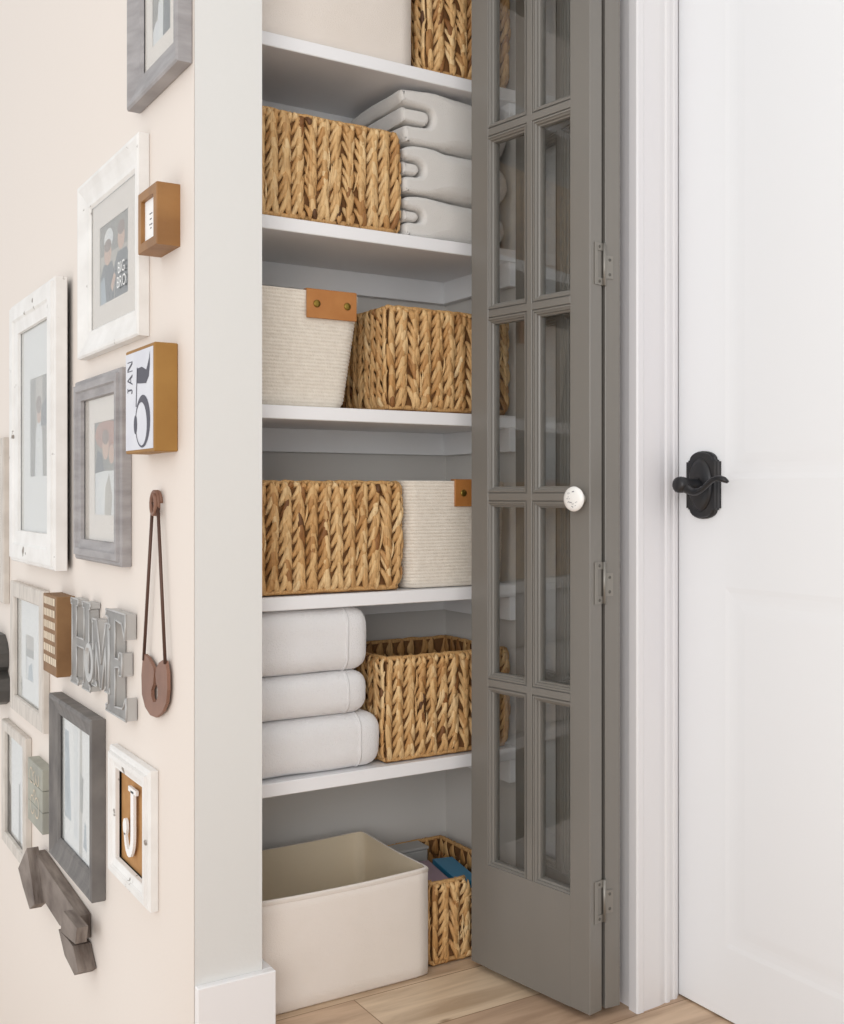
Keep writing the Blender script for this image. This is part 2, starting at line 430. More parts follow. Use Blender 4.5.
# ------------------------------------------------------------------ grey glazed bifold door
LW, LT = 0.327, 0.035
COLS = [(0.050, 0.145), (0.172, 0.276)]
ROWS = [(.229, .5955), (.6225, .9825), (1.0095, 1.3635), (1.3905, 1.7415), (1.7685, 2.14)]
LZ0, LZ1 = 0.014, 2.235
def leaf_mesh():
    k = MB(); B = .0012
    def bx(a, b, c, d): k.box(a, b, -LT, 0, c, d, b=B)
    bx(0, COLS[0][0], LZ0, LZ1); bx(COLS[1][1], LW, LZ0, LZ1); 
    k.box(COLS[0][0] - .001, COLS[1][1] + .001, -LT, 0, LZ0, ROWS[0][0]); k.box(COLS[0][0] - .001, COLS[1][1] + .001, -LT, 0, ROWS[-1][1], LZ1)
    g = .004
    k.box(COLS[0][1], COLS[1][0], -LT + g, -g, ROWS[0][0], ROWS[-1][1])
    for i in range(4): k.box(COLS[0][0], COLS[1][1], -LT + g + .0002, -g - .0002, ROWS[i][1], ROWS[i + 1][0])
    # raised centre bars of the muntins
    m = .006
    k.box(COLS[0][1] + m, COLS[1][0] - m, -LT, 0, ROWS[0][0], ROWS[-1][1], b=.0008)
    for i in range(4): k.box(COLS[0][0], COLS[1][1], -LT + .0003, -.0003, ROWS[i][1] + m, ROWS[i + 1][0] - m, b=.0008)
    # sloped sticking round every opening, both faces
    for (a, b) in COLS:
        for (c, d) in ROWS:
            for sgn in (0, 1):
                prof = [(-.004, .0005), (-.0005, .0005), (0.0, .003), (.0035, .0045), (.0045, .0085), (.0075, .0105), (.008, LT / 2)]
                L = []
                for ins, dep in prof:
                    y = -dep if sgn == 0 else -LT + dep
                    L.append([(a + ins, y, c + ins), (b - ins, y, c + ins), (b - ins, y, d - ins), (a + ins, y, d - ins)])
                for q in range(len(L) - 1):
                    k.add(L[q] + L[q + 1], [(i, (i + 1) % 4, 4 + (i + 1) % 4, 4 + i) for i in range(4)])
    return k
bif = empty('bifold_door', (1.394, 1.61, 0), 'grey bifold door with two folded glazed leaves standing open against the closet', 'door')
def leaf(P, u):
    ang = math.atan2(u[1], u[0]); r = bif.location
    k = leaf_mesh(); o = k.build('door_leaf', 'door_grey', bif, (P[0] - r.x, P[1] - r.y, 0), (0, 0, ang), fix=False)
    for (a, b) in COLS:
        for (c, d) in ROWS:
            g = MB(); g.box(a + .006, b - .006, -LT / 2 - .0015, -LT / 2 + .0015, c + .006, d - .006); g.build('glass_pane', 'glass', o)
    return o
uA = Vector((-.163, .987)).normalized(); PA = Vector((1.356, 1.609))
uB = Vector((.025, .315)).normalized(); PB = Vector((1.3993, 1.615))
leafA = leaf(PA, uA); leafB = leaf(PB, uB)
# knob (local to leaf A: face at y=0, outwards +y)
k = MB(); k.cyl((.021, 0, .9925), (0, 1, 0), 0, 0, 24, prof=[(.012, 0), (.011, .002), (.006, .004), (.006, .013)])
kn = k.build('knob', 'nickel', leafA)
k = MB(); k.cyl((.021, .012, .9925), (0, 1, 0), 0, 0, 32, prof=[(.006, 0), (.016, .002), (.0225, .006), (.024, .010), (.0225, .0135), (.016, .0155), (.008, .0165), (.002, .0167)])
kc = k.build('knob_face', 'ceramic', kn)
k = MB()
rr = random.Random(4)
for i in range(22):
    a = rr.uniform(-.016, .016); b = rr.uniform(-.016, .016)
    if a * a + b * b > .00026: continue
    l = rr.uniform(.002, .007); h = rr.uniform(.0005, .001); t = rr.uniform(-.4, .4)
    y = .012 + .0161 - 5.5 * (a * a + b * b)
    du = Vector((math.cos(t), 0, math.sin(t))); dv = Vector((-math.sin(t), 0, math.cos(t))); c = Vector((.021 + a, y + .0012, .9925 + b))
    k.add([c - du * l / 2 - dv * h, c + du * l / 2 - dv * h * .4, c + du * l / 2 + dv * h * .4, c - du * l / 2 + dv * h], [(0, 1, 2, 3)])
k.build('knob_pattern', 'ink2', kn)
# three hinges across the leaf ends
nA = Vector((uA.y, -uA.x)); nB = Vector((uB.y, -uB.x)); r = bif.location
for z in (1.441, .832, .224):
    k = MB()
    def plate(P, n_, u_, a0, a1, z0, z1, mi=0, t=.0016):
        q = [];
        for w_ in (0.0, -t):
            for a, zz in ((a0, z0), (a1, z0), (a1, z1), (a0, z1)):
                p = P + n_ * a + u_ * (w_ - .0002); q.append((p.x - r.x, p.y - r.y, zz))
        k.add(q, [(0, 1, 2, 3), (7, 6, 5, 4), (0, 4, 5, 1), (1, 5, 6, 2), (2, 6, 7, 3), (3, 7, 4, 0)], mi)
    plate(PA, nA, uA, .012, .021, z - .04, z + .04)
    plate(PA, nA, uA, .020, .0365, z - .04, z - .026); plate(PA, nA, uA, .020, .0365, z + .026, z + .04)
    plate(PB, nB, uB, -.003, .017, z - .026, z + .018)
    c = PA + nA * .0385 - uA * .003
    k.cyl((c.x - r.x, c.y - r.y, z - .04), (0, 0, 1), .0036, .08, 12)
    h = k.build('hinge', 'nickel', bif)
    k = MB()
    for P, n_, u_, a, zz in ((PA, nA, uA, .026, z + .033), (PA, nA, uA, .026, z - .033), (PB, nB, uB, .009, z + .010), (PB, nB, uB, .009, z - .018)):
        p = P + n_ * a - u_ * .0016; k.cyl((p.x - r.x, p.y - r.y, zz), (-u_.x, -u_.y, 0), 0, 0, 12, prof=[(.0032, 0), (.003, .0006), (.0012, .0006)])
    k.build('screws', 'screw', h)

# ------------------------------------------------------------------ woven baskets
def strand(k, P, side, up, out, L, W, T, tint, lean, bulge, tuck=0.0):
    """leaf-shaped strand from P along up tilted by lean towards side; its foot is tucked under, its tip lies on top"""
    d = (up * math.cos(lean) + side * math.sin(lean)).normalized(); c = (side * math.cos(lean) - up * math.sin(lean)).normalized()
    sg = 1 if lean > 0 else -1
    rings = []
    for t, ww, oo in ((0, .35, -.5), (.15, .75, .0), (.35, 1.0, .55), (.58, .95, .95), (.80, .62, .95), (1, .12, .45)):
        ctr = P + d * (L * t) + out * (T * oo * bulge) + c * (W * .28 * sg * math.sin(t * 3.1))
        rings.append([ctr + c * (W * .5 * ww * math.cos(a)) + out * (T * .42 * (.4 + .6 * ww) * math.sin(a)) for a in [math.pi * 2 * q / 6 for q in range(6)]])
    k.loft(rings, 0, True, tint=tint)

def basket(X0, X1, Y0, Y1, z, h, label, seed, notch=None):
    R = random.Random(seed); W, D = X1 - X0, Y1 - Y0
    o = empty('woven_basket', ((X0 + X1) / 2, (Y0 + Y1) / 2, z), label, 'basket', 'woven water hyacinth baskets in the closet')
    wd, dp = W / 2 - .007, D / 2 - .007
    c = MB(); t = .006
    c.box(-wd, wd, -dp, dp, 0.001, .006)
    for a in ((-wd, wd, -dp, -dp + t), (-wd, wd, dp - t, dp), (-wd, -wd + t, -dp + t, dp - t), (wd - t, wd, -dp + t, dp - t)):
        if notch and a[2] == -dp and a[3] == -dp + t:
            c.box(a[0], notch[0], a[2], a[3], .006, h - .006); c.box(notch[0], a[1], a[2], a[3], .006, h - notch[1] - .006)
        else: c.box(*a, .006, h - .006)
    c.build('basket_lining', 'wicker_in', o)
    k = MB(); up = Vector((0, 0, 1))
    sides = [(Vector((-wd, -dp, 0)), Vector((1, 0, 0)), Vector((0, -1, 0)), 2 * wd, 0), (Vector((wd, -dp, 0)), Vector((0, 1, 0)), Vector((1, 0, 0)), 2 * dp, 1),
             (Vector((wd, dp, 0)), Vector((-1, 0, 0)), Vector((0, 1, 0)), 2 * wd, 2), (Vector((-wd, dp, 0)), Vector((0, -1, 0)), Vector((-1, 0, 0)), 2 * dp, 3)]
    cw = .0285; pitch = .024
    for org, sd, out, ln, idx in sides:
        nc = max(3, round(ln / cw)); w_ = ln / nc
        for q in range(nc):
            ph = R.uniform(0, pitch); base = R.uniform(.5, .72); flip = R.random() < .25
            top_l = h
            if notch and idx == 0 and (q + .5) * w_ > notch[0] + wd: top_l = h - notch[1]
            for sgn in (-1, 1):
                zz = -.03 + ph + (pitch * .5 if sgn > 0 else 0)
                while zz < top_l - .010:
                    L = R.uniform(.050, .068); z0 = max(.0015, zz); L = min(L - (z0 - zz), top_l - .001 - z0)
                    if L > .012:
                        tint = min(1, max(.02, base + R.gauss(0, .13) - (.4 if R.random() < .05 else 0)))
                        a_ = R.uniform(.17, .32) * sgn
                        W_ = w_ * R.uniform(.44, .60)
                        if flip:
                            P = org + sd * ((q + .5) * w_ + sgn * w_ * .02) + up * (z0 + L) + out * R.uniform(.000, .0015)
                            strand(k, P, sd, -up, out, L, W_, .0095, tint, a_, 1.0)
                        else:
                            P = org + sd * ((q + .5) * w_ + sgn * w_ * .02) + up * z0 + out * R.uniform(.000, .0015)
                            strand(k, P, sd, up, out, L, W_, .0095, tint, a_, 1.0)
                    zz += pitch * R.uniform(.85, 1.15)
        # loose fibres lying over the plaits
        for q in range(int(ln * 60)):
            z0 = R.uniform(.02, max(.03, h - .09 - (notch[1] if notch else 0))); x_ = R.uniform(.015, ln - .015)
            P = org + sd * x_ + up * z0 + out * .004
            strand(k, P, sd, up, out, R.uniform(.04, .07), .005, .006, R.uniform(.55, .95), R.uniform(-.2, .2), 1.0)
    # inner skin of plaits (inside faces seen above the far rim)
    for org, sd, out, ln, idx in sides:
        nc = max(3, round(ln / cw)); w_ = ln / nc
        for q in range(nc):
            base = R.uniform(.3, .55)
            for zz in [h - .03 - i * .03 for i in range(4)]:
                if notch and idx == 0 and (q + .5) * w_ > notch[0] + wd and zz + .03 > h - notch[1]: continue
                P = org + sd * ((q + .5) * w_) + up * max(.01, zz - .014) - out * .008
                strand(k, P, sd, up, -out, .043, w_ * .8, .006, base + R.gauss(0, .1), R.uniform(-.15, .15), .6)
    k.build('woven_plaits', 'wicker', o, fix=False)
    # rim
    k = MB(); zt_ = h - .0045
    def rim(a, b_, zz):
        a = Vector(a); b_ = Vector(b_); n_ = max(2, int((b_ - a).length / .012))
        pts = [a.lerp(b_, i / n_) + Vector((R.uniform(-.0008, .0008), R.uniform(-.0008, .0008), R.uniform(-.0012, .001))) for i in range(n_ + 1)]
        k.tube(pts, [.0055 + R.uniform(-.0008, .0008) for _ in pts], 7)
    e = .001
    C4 = [(-wd + e, -dp + e, zt_), (wd - e, -dp + e, zt_), (wd - e, dp - e, zt_), (-wd + e, dp - e, zt_)]
    for i in range(4):
        if i == 0 and notch:
            rim(C4[0], (notch[0], -dp + e, zt_), zt_); rim((notch[0], -dp + e, zt_ - notch[1]), (wd - e, -dp + e, zt_ - notch[1]), 0)
        else: rim(C4[i], C4[(i + 1) % 4], zt_)
    k.t = [R.uniform(.5, .51) for _ in k.t]; k.build('rim', 'wicker', o, fix=False); k = MB()
    for i in range(4): rim(Vector((C4[i][0], C4[i][1], .0075)) * 1.0, Vector((C4[(i + 1) % 4][0], C4[(i + 1) % 4][1], .0075)), 0)
    k.t = [R.uniform(.5, .51) for _ in k.t]
    k.build('base_rim', 'wicker', o, fix=False)
    return o
YB = 2.262
basket(1.232, 1.452, 2.002, YB, zt[0] + .001, .225, 'woven basket on the topmost shelf, cut off by the top of the photo', 1)
basket(0.815, 1.168, 2.002, YB, zt[1] + .001, .216, 'woven basket beside the folded grey towels', 2)
basket(1.139, 1.452, 2.004, YB, zt[2] + .001, .222, 'woven basket right of the tapered rope basket', 3)
basket(0.815, 1.172, 2.000, YB, zt[3] + .001, .229, 'dark-flecked woven basket left of the straight rope basket', 5)
basket(1.132, 1.452, 2.002, YB, zt[4] + .001, .223, 'woven basket beside the stack of white towels', 6)
basket(1.224, 1.430, 1.967, 2.248, 0.001, .178, 'woven basket on the floor holding a blue and a mauve folder', 7, notch=(-.012, .03))

# ------------------------------------------------------------------ rope baskets with a leather tag
def rrect(w_, d_, r_, n_=8):
    P = []
    for cx, cy, a0 in ((w_ - r_, d_ - r_, 0), (-w_ + r_, d_ - r_, 90), (-w_ + r_, -d_ + r_, 180), (w_ - r_, -d_ + r_, 270)):
        for i in range(n_ + 1):
            t = math.radians(a0 + 90 * i / n_); P.append((cx + r_ * math.cos(t), cy + r_ * math.sin(t)))
    return P
def rope_basket(X0, X1, Y0, Y1, z, h, inset, label, tx0, tx1, seed, rad=.05):
    cx, cy = (X0 + X1) / 2, (Y0 + Y1) / 2; hw, hd = (X1 - X0) / 2, (Y1 - Y0) / 2
    o = empty('rope_basket', (cx, cy, z), label, 'basket', 'white rope baskets with leather tags')
    k = MB(); p = .0072; rows = int(h / p); rings = []
    def ring(zz, e, rd):
        f = zz / h; ww = hw - inset * (1 - f) ** 1.1; dd = hd - inset * .5 * (1 - f)
        return [(a, b, zz) for a, b in rrect(ww + e, dd + e, rd)]
    for i in range(rows):
        for s_, e in ((0.08, -.0013), (.3, -.0003), (.55, .0), (.8, -.0003)):
            zz = (i + s_) * h / rows; bot = max(0, 1 - zz / .018); rings.append(ring(zz, e - .006 * bot * bot, rad))
    rings.append(ring(h, -.0025, rad)); rings.append(ring(h - .001, -.007, rad - .006))
    for i in range(rows - 1, 0, -1): rings.append(ring(i * h / rows, -.009, rad - .008))
    k.loft(rings); body = k.build('rope_body', 'rope', o)
    # tag
    k = MB(); yf = -hd - .0030; zt_ = h - .003; lo = h - .056
    q = [(tx0 - cx, lo), (tx1 - cx, lo), (tx1 - cx, zt_), (tx0 - cx, zt_)]
    k.box(tx0 - cx, tx1 - cx, yf - .0015, yf + .0028, lo, h + .002, b=.0008)
    k.box(tx0 - cx, tx1 - cx, yf + .0015, yf + .017, h + .0005, h + .0035, b=.0008)
    tg = k.build('leather_tag', 'leather', o)
    for x in ((tx0 + .022), (tx1 - .022)):
        k = MB(); k.cyl((x - cx, yf - .0013, h - .027), (0, -1, 0), 0, 0, 16, prof=[(.0078, 0), (.0078, .001), (.0062, .0022), (.003, .003), (.001, .0031)])
        k.build('rivet', 'brass', tg)
    return o
rope_basket(.812, 1.086, 2.006, 2.24, zt[2] + .001, .235, .030, 'tapered white rope basket showing its full leather tag with two rivets', .953, 1.066, 1, .035)
rope_basket(1.185, 1.455, 2.006, 2.24, zt[3] + .001, .231, .006, 'straight-sided white rope basket half hidden by the grey door', 1.308, 1.420, 2, .03)

# ------------------------------------------------------------------ cream canvas bins
def canvas_bin(X0, Y0, W, D, h, z, ang, label, seed):
    o = empty('canvas_bin', (X0 + W / 2, Y0 + D / 2, z), label, 'storage bin', 'cream canvas bins in the closet', rot=(0, 0, ang))
    k = MB(); w_, d_, t = W / 2, D / 2, .005; n_ = 14; R = random.Random(seed)
    def ring(zz, e, sag=0):
        P = []
        cs = [(-w_ + e, -d_ + e), (w_ - e, -d_ + e), (w_ - e, d_ - e), (-w_ + e, d_ - e)]
        for i in range(4):
            a, b = Vector(cs[i]), Vector(cs[(i + 1) % 4])
            for j in range(n_):
                f = j / n_; p = a.lerp(b, f); bow = math.sin(math.pi * f)
                nn = Vector((b.y - a.y, a.x - b.x)).normalized()
                p = p + nn * (.002 * bow * math.sin(math.pi * min(1, zz / h)) + .0009 * noise.noise(Vector((p.x * 9, p.y * 9, zz * 9 + seed))))
                rr_ = .004 * (1 if (j == 0) else 0); p = p * (1 - rr_ / .25)
                P.append((p.x, p.y, zz - sag * bow))
        return P
    out = [ring(0.0, .004), ring(.004, .0005)] + [ring(h * i / 8, 0, .0) for i in range(1, 8)] + [ring(h, 0, .004), ring(h + .001, .002, .004), ring(h, t, .004)]
    k.loft(out, 0, True, cap1=False)
    ins = [ring(h, t, .004)] + [ring(h * i / 8, t) for i in range(7, 0, -1)] + [ring(.006, t)]
    k.loft(ins, 1, True, cap0=False)
    k.build('bin_body', ['canvas', 'canvas_in'], o, fix=False)
    k = MB(); k.rectloops(-w_ - .0006, w_ + .0006, -d_ - .0006, d_ + .0006, [(0.0, 0.006), (0.0, .009)], 0)
    # seam binding at the rim
    L = []
    hm = MB()
    for zz, e in ((h - .009, -.0003), (h - .0085, -.0007), (h - .002, -.0007)): L.append(ring(zz, e, .004))
    hm.loft(L, 0, True, False, False); hm.build('rim_binding', 'canvas', o)
    return o
canvas_bin(.812, 1.943, .395, .295, .2245, .001, 0, 'open cream canvas bin standing on the wooden floor', 1)
canvas_bin(.80, 2.006, .403, .235, .225, zt[0] + .001, 0, 'cream canvas bin on the topmost shelf', 5)

# ------------------------------------------------------------------ folded towels
def sheet(k, path, ht, y0, y1, seed, ny=16, amp=.0022):
    """thick soft sheet whose centre line is path in xz, extruded along y"""
    P = [Vector((a, b)) for a, b in path]
    # resample with Catmull-Rom
    Q = []
    for i in range(len(P) - 1):
        p0, p1, p2, p3 = P[max(i - 1, 0)], P[i], P[i + 1], P[min(i + 2, len(P) - 1)]
        for j in range(5):
            t = j / 5; Q.append(.5 * ((2 * p1) + (p2 - p0) * t + (2 * p0 - 5 * p1 + 4 * p2 - p3) * t * t + (3 * p1 - p0 - 3 * p2 + p3) * t ** 3))
    Q.append(P[-1]); rings = []
    for j in range(ny + 1):
        f = j / ny; y = y0 + (y1 - y0) * (f * f * (3 - 2 * f) if False else f)
        ee = min(j, ny - j); s_ = (.62, .86, .97)[ee] if ee < 3 else 1
        if ee == 0: pass
        if j < 3: y = y0 + (0, .003, .009)[j]
        if ny - j < 3: y = y1 - (0, .003, .009)[ny - j]
        L, R_ = [], []
        for i, q in enumerate(Q):
            d = (Q[min(i + 1, len(Q) - 1)] - Q[max(i - 1, 0)]).normalized(); nn = Vector((-d.y, d.x))
            nv = noise.noise(Vector((q.x * 13, y * 11, q.y * 13 + seed * 7))) * amp
            ed = min(i, len(Q) - 1 - i); es = (.45, .8, .95)[ed] if ed < 3 else 1
            hh = ht * s_ * es
            a = q + nn * (hh + nv); b = q - nn * (hh - nv)
            L.append((a.x, y, a.y)); R_.append((b.x, y, b.y))
        rings.append(L + R_[::-1])
    k.loft(rings)
def catmull(P, m=5):
    Q = []; n_ = len(P)
    for i in range(n_):
        p0, p1, p2, p3 = [Vector(P[(i + j) % n_]) for j in (-1, 0, 1, 2)]
        for j in range(m):
            t = j / m; Q.append(.5 * ((2 * p1) + (p2 - p0) * t + (2 * p0 - 5 * p1 + 4 * p2 - p3) * t * t + (3 * p1 - p0 - 3 * p2 + p3) * t ** 3))
    return Q
def outline_extrude(k, P, y0, y1, seed, amp, mi=0, isc=1.0, fat=None):
    """closed soft outline in xz extruded along y with rounded ends"""
    Q = catmull(P); n_ = len(Q); N_ = []
    for i in range(n_):
        d = (Q[(i + 1) % n_] - Q[i - 1]); d.normalize(); N_.append(Vector((d.y, -d.x)))
    ys = [(y0, .0095 * isc), (y0 + .0008, .0065 * isc), (y0 + .003, .0032 * isc), (y0 + .008, .0008 * isc), (y0 + .016, 0)] + [(y0 + .016 + (y1 - y0 - .022) * i / 8, 0) for i in range(1, 9)] + [(y1, .006 * isc)]
    rings = []
    for y, ins in ys:
        r_ = []
        for q, nn in zip(Q, N_):
            nv = noise.noise(Vector((q.x * 16, y * 14, q.y * 16 + seed * 7))) * amp + noise.noise(Vector((q.x * 45, y * 30, q.y * 45 + seed))) * amp * .3
            mu = 1 + (1.9 * min(1, max(0, (q.x - fat) / .05)) if fat is not None else 0); yy = y if y > y0 + .02 else y0 + (y - y0) * (1 + (mu - 1) * .9)
            if y > y0 + .02: yy = max(y, y0 + .034 + (y - y0) * .05)
            p = q - nn * (ins * (mu if y < y0 + .02 else 1) - nv); r_.append((p.x, yy, max(p.y, .0003)))
        rings.append(r_)
    T_ = tessellate_polygon([[Vector((p[0], p[2], 0)) for p in rings[0]]])
    k.loft(rings, mi, True, cap0=False, cap1=True)
    k.add(rings[0], [tuple(t) for t in T_], mi, False)
def grey_towel(x0, x1, z0, h, xl, seed, label, ycut=2.003, s_=.075):
    o = empty('folded_towel', ((x0 + x1) / 2, 2.12, z0), label, 'towel', 'folded grey towels')
    cx = (x0 + x1) / 2; k = MB(); a = x0 - cx; b = x1 - cx; l = xl - cx; s = a + s_
    sag = .05 * h
    # thick outer fold: two lips on the left joined by a fat round bend on the right
    P = [(a + .004, .002), (a + .02, 0), ((a + b) / 2, 0), (b - .06, .0), (b - .022, h * .08), (b - .003, h * .30), (b, h * .5), (b - .006, h * .72), (b - .03, h * .92), (b - .08, h - .001),
         (s + .01, h - .001), (l + .014, h - sag), (l + .002, h - sag * 1.5 - .004), (l, h * .83), (l + .003, h * .72), (l + .014, h * .68), (s - .014, h * .66), (s - .001, h * .60), (s + .002, h * .50), (s - .001, h * .40), (s - .014, h * .34), (a + .014, h * .33), (a + .003, h * .29), (a, h * .17)]
    y0, y1 = ycut - 2.12, 2.244 - 2.12
    outline_extrude(k, P, y0, y1, seed, .0038, isc=1.0, fat=s + .015)
    k.build('outer_fold', 'towel_grey', o)
    k = MB(); c = h * .50; t = h * .125
    P = [(a, c - t), (a + .012, c - t), (s - .022, c - t), (s - .012, c - t * .8), (s - .006, c), (s - .012, c + t * .8), (s - .022, c + t), (a + .012, c + t), (a, c + t)]
    outline_extrude(k, P, y0 + .004, y1 - .002, seed + 3, .001, isc=.7)
    k.build('inner_fold', 'towel_grey', o)
    return o
z = zt[1] + .001
grey_towel(1.182, 1.452, z, .090, 1.182, 1, 'bottom grey towel of the folded stack, resting on the shelf', s_=.045)
grey_towel(1.180, 1.464, z + .0945, .103, 1.180, 2, 'middle grey towel of the folded stack', s_=.048)
grey_towel(1.180, 1.463, z + .2005, .119, 1.172, 3, 'topmost grey towel, with its loose end folded inside', 2.006, s_=.075)

def soft_box(k, w_, d_, h, r_, seed, amp=.003, nx=22, ny=14, nz=8, mi=0):
    """rounded, slightly lumpy box centred on x,y, base at 0"""
    def grid(n_, L): return [-L + 2 * L * i / n_ for i in range(n_ + 1)]
    gx, gy, gz = grid(nx, w_ / 2), grid(ny, d_ / 2), [h * i / nz for i in range(nz + 1)]
    idx = {}; V = []
    def vid(i, j, l):
        if (i, j, l) in idx: return idx[(i, j, l)]
        p = Vector((gx[i], gy[j], gz[l])); c = Vector((max(-w_ / 2 + r_, min(w_ / 2 - r_, p.x)), max(-d_ / 2 + r_ * .8, min(d_ / 2 - r_ * .8, p.y)), max(min(r_, h / 2), min(h - min(r_, h / 2), p.z))))
        d = p - c
        if d.length > 1e-9:
            rr_ = r_ if True else 0; q = c + d.normalized() * min(r_, d.length if max(abs(d.x), abs(d.y), abs(d.z)) < r_ * .5 else r_)
        else: q = p
        nn = noise.noise(Vector((q.x * 10 + seed * 5, q.y * 10, q.z * 14))) * amp
        q = q + (q - Vector((0, 0, h / 2))).normalized() * nn
        q.z = max(0, q.z)
        idx[(i, j, l)] = len(V); V.append(q); return idx[(i, j, l)]
    F = []
    for i in range(nx):
        for j in range(ny): F += [(vid(i, j, 0), vid(i, j + 1, 0), vid(i + 1, j + 1, 0), vid(i + 1, j, 0)), (vid(i, j, nz), vid(i + 1, j, nz), vid(i + 1, j + 1, nz), vid(i, j + 1, nz))]
        for l in range(nz): F += [(vid(i, 0, l), vid(i + 1, 0, l), vid(i + 1, 0, l + 1), vid(i, 0, l + 1)), (vid(i, ny, l), vid(i, ny, l + 1), vid(i + 1, ny, l + 1), vid(i + 1, ny, l))]
    for j in range(ny):
        for l in range(nz): F += [(vid(0, j, l), vid(0, j, l + 1), vid(0, j + 1, l + 1), vid(0, j + 1, l)), (vid(nx, j, l), vid(nx, j + 1, l), vid(nx, j + 1, l + 1), vid(nx, j, l + 1))]
    k.add(V, F, mi, True)
def white_towel(xl, xr, z0, h, seed, label):
    o = empty('folded_towel', ((xl + xr) / 2, 2.12, z0), label, 'towel', 'folded white towels')
    w_ = xr - xl; k = MB(); soft_box(k, w_, .236, h, min(.033, h / 2 - .002), seed, amp=.0045); k.build('towel_body', 'towel_white', o)
    # woven hem band running round the towel near its right end
    k = MB(); rings = []
    for dx, e in ((-.0028, -.0004), (-.002, .0016), (.002, .0016), (.0028, -.0004)):
        x = w_ / 2 - .055 + dx; r_ = min(.033, h / 2 - .002); P = []
        hb = .118 + .2 * r_
        for cy, cz, a0 in ((hb - r_, h - r_, 0), (-hb + r_, h - r_, 90), (-hb + r_, r_, 180), (hb - r_, r_, 270)):
            for i in range(7):
                t = math.radians(a0 + 15 * i); y, zz = cy + (r_) * math.cos(t), cz + (r_) * math.sin(t)
                q = Vector((x, y, zz)); nn = noise.noise(Vector((q.x * 10 + seed * 5, q.y * 10, q.z * 14))) * .0045
                q = q + (q - Vector((0, 0, h / 2))).normalized() * nn + Vector((0, math.cos(t), math.sin(t))) * e; q.z = max(.0002, q.z)
                P.append(q)
        rings.append(P)
    k.loft(rings, 0, True, False, False); k.build('hem_band', 'hem', o)
z = zt[4] + .001
white_towel(.80, 1.126, z, .113, 1, 'bottom white towel of the folded stack, resting on the lowest shelf')
white_towel(.80, 1.098, z + .1135, .0885, 2, 'middle white towel of the folded stack')
white_towel(.80, 1.097, z + .2025, .130, 3, 'topmost and thickest folded white towel')

# ------------------------------------------------------------------ contents of the floor basket
def slab(name, m, edge, x0, x1, y0, y1, z0, z1, label, cat):
    o = empty(name, ((x0 + x1) / 2, (y0 + y1) / 2, z0), label, cat)
    W, D, H = (x1 - x0) / 2, (y1 - y0) / 2, z1 - z0
    k = MB(); t = .0018
    k.box(-W, -W + t, -D, D, 0, H, b=.0005); k.box(W - t, W, -D, D, 0, H, b=.0005); k.box(-W, W, -D, -D + t, 0, H); k.box(-W + t, W - t, -D + t, D - .002, H - t, H)
    k.build('cover', m, o)
    k = MB(); k.box(-W + t, W - t, -D + t + .0002, D - .004, .003, H - t - .0002); k.build('contents', edge, o); return o
f1 = slab('folder', 'mauve', 'paper', 1.262, 1.312, 1.992, 2.150, .008, .163, 'mauve folder standing in the floor basket', 'folder'); f1.rotation_euler.z = -.2
f2 = slab('folder', 'blue', 'paper', 1.328, 1.376, 1.988, 2.150, .008, .160, 'blue folder standing in the floor basket', 'folder'); f2.rotation_euler.z = -.2
def tray():
    o = empty('small_tray', (1.300, 2.205, .008), 'pale grey plastic box at the back of the floor basket', 'box')
    k = MB(); W, D, H = .050, .024, .166
    k.box(-W, W, -D, D, 0, H, b=.003); k.build('body', 'plastic', o)
    k = MB(); k.box(-W - .002, W + .002, -D - .002, D + .002, H, H + .007, b=.002); k.build('lid', 'plastic', o)
tray()

# ------------------------------------------------------------------ gallery wall
# local axes of everything hung there: x to the right (-Y), y up, z out from the wall (-X)
GR = Matrix(((0, 0, -1), (-1, 0, 0), (0, 1, 0))).to_euler()
WX = GX - .0015
def hang(name, yc, zc, label, cat, group=None):
    o = empty(name, (WX, yc, zc), label, cat, group, rot=GR); return o
def wp(px, py, t):
    """measured image position -> (y, z) on the plane t in front of the gallery wall"""
    q = (px - 422) / FPX; a = FWD.x + q * RGT.x; b = FWD.y + q * RGT.y; dep = (GX - t) / a
    return b * dep, CAM_H + (495 - py) / FPX * dep

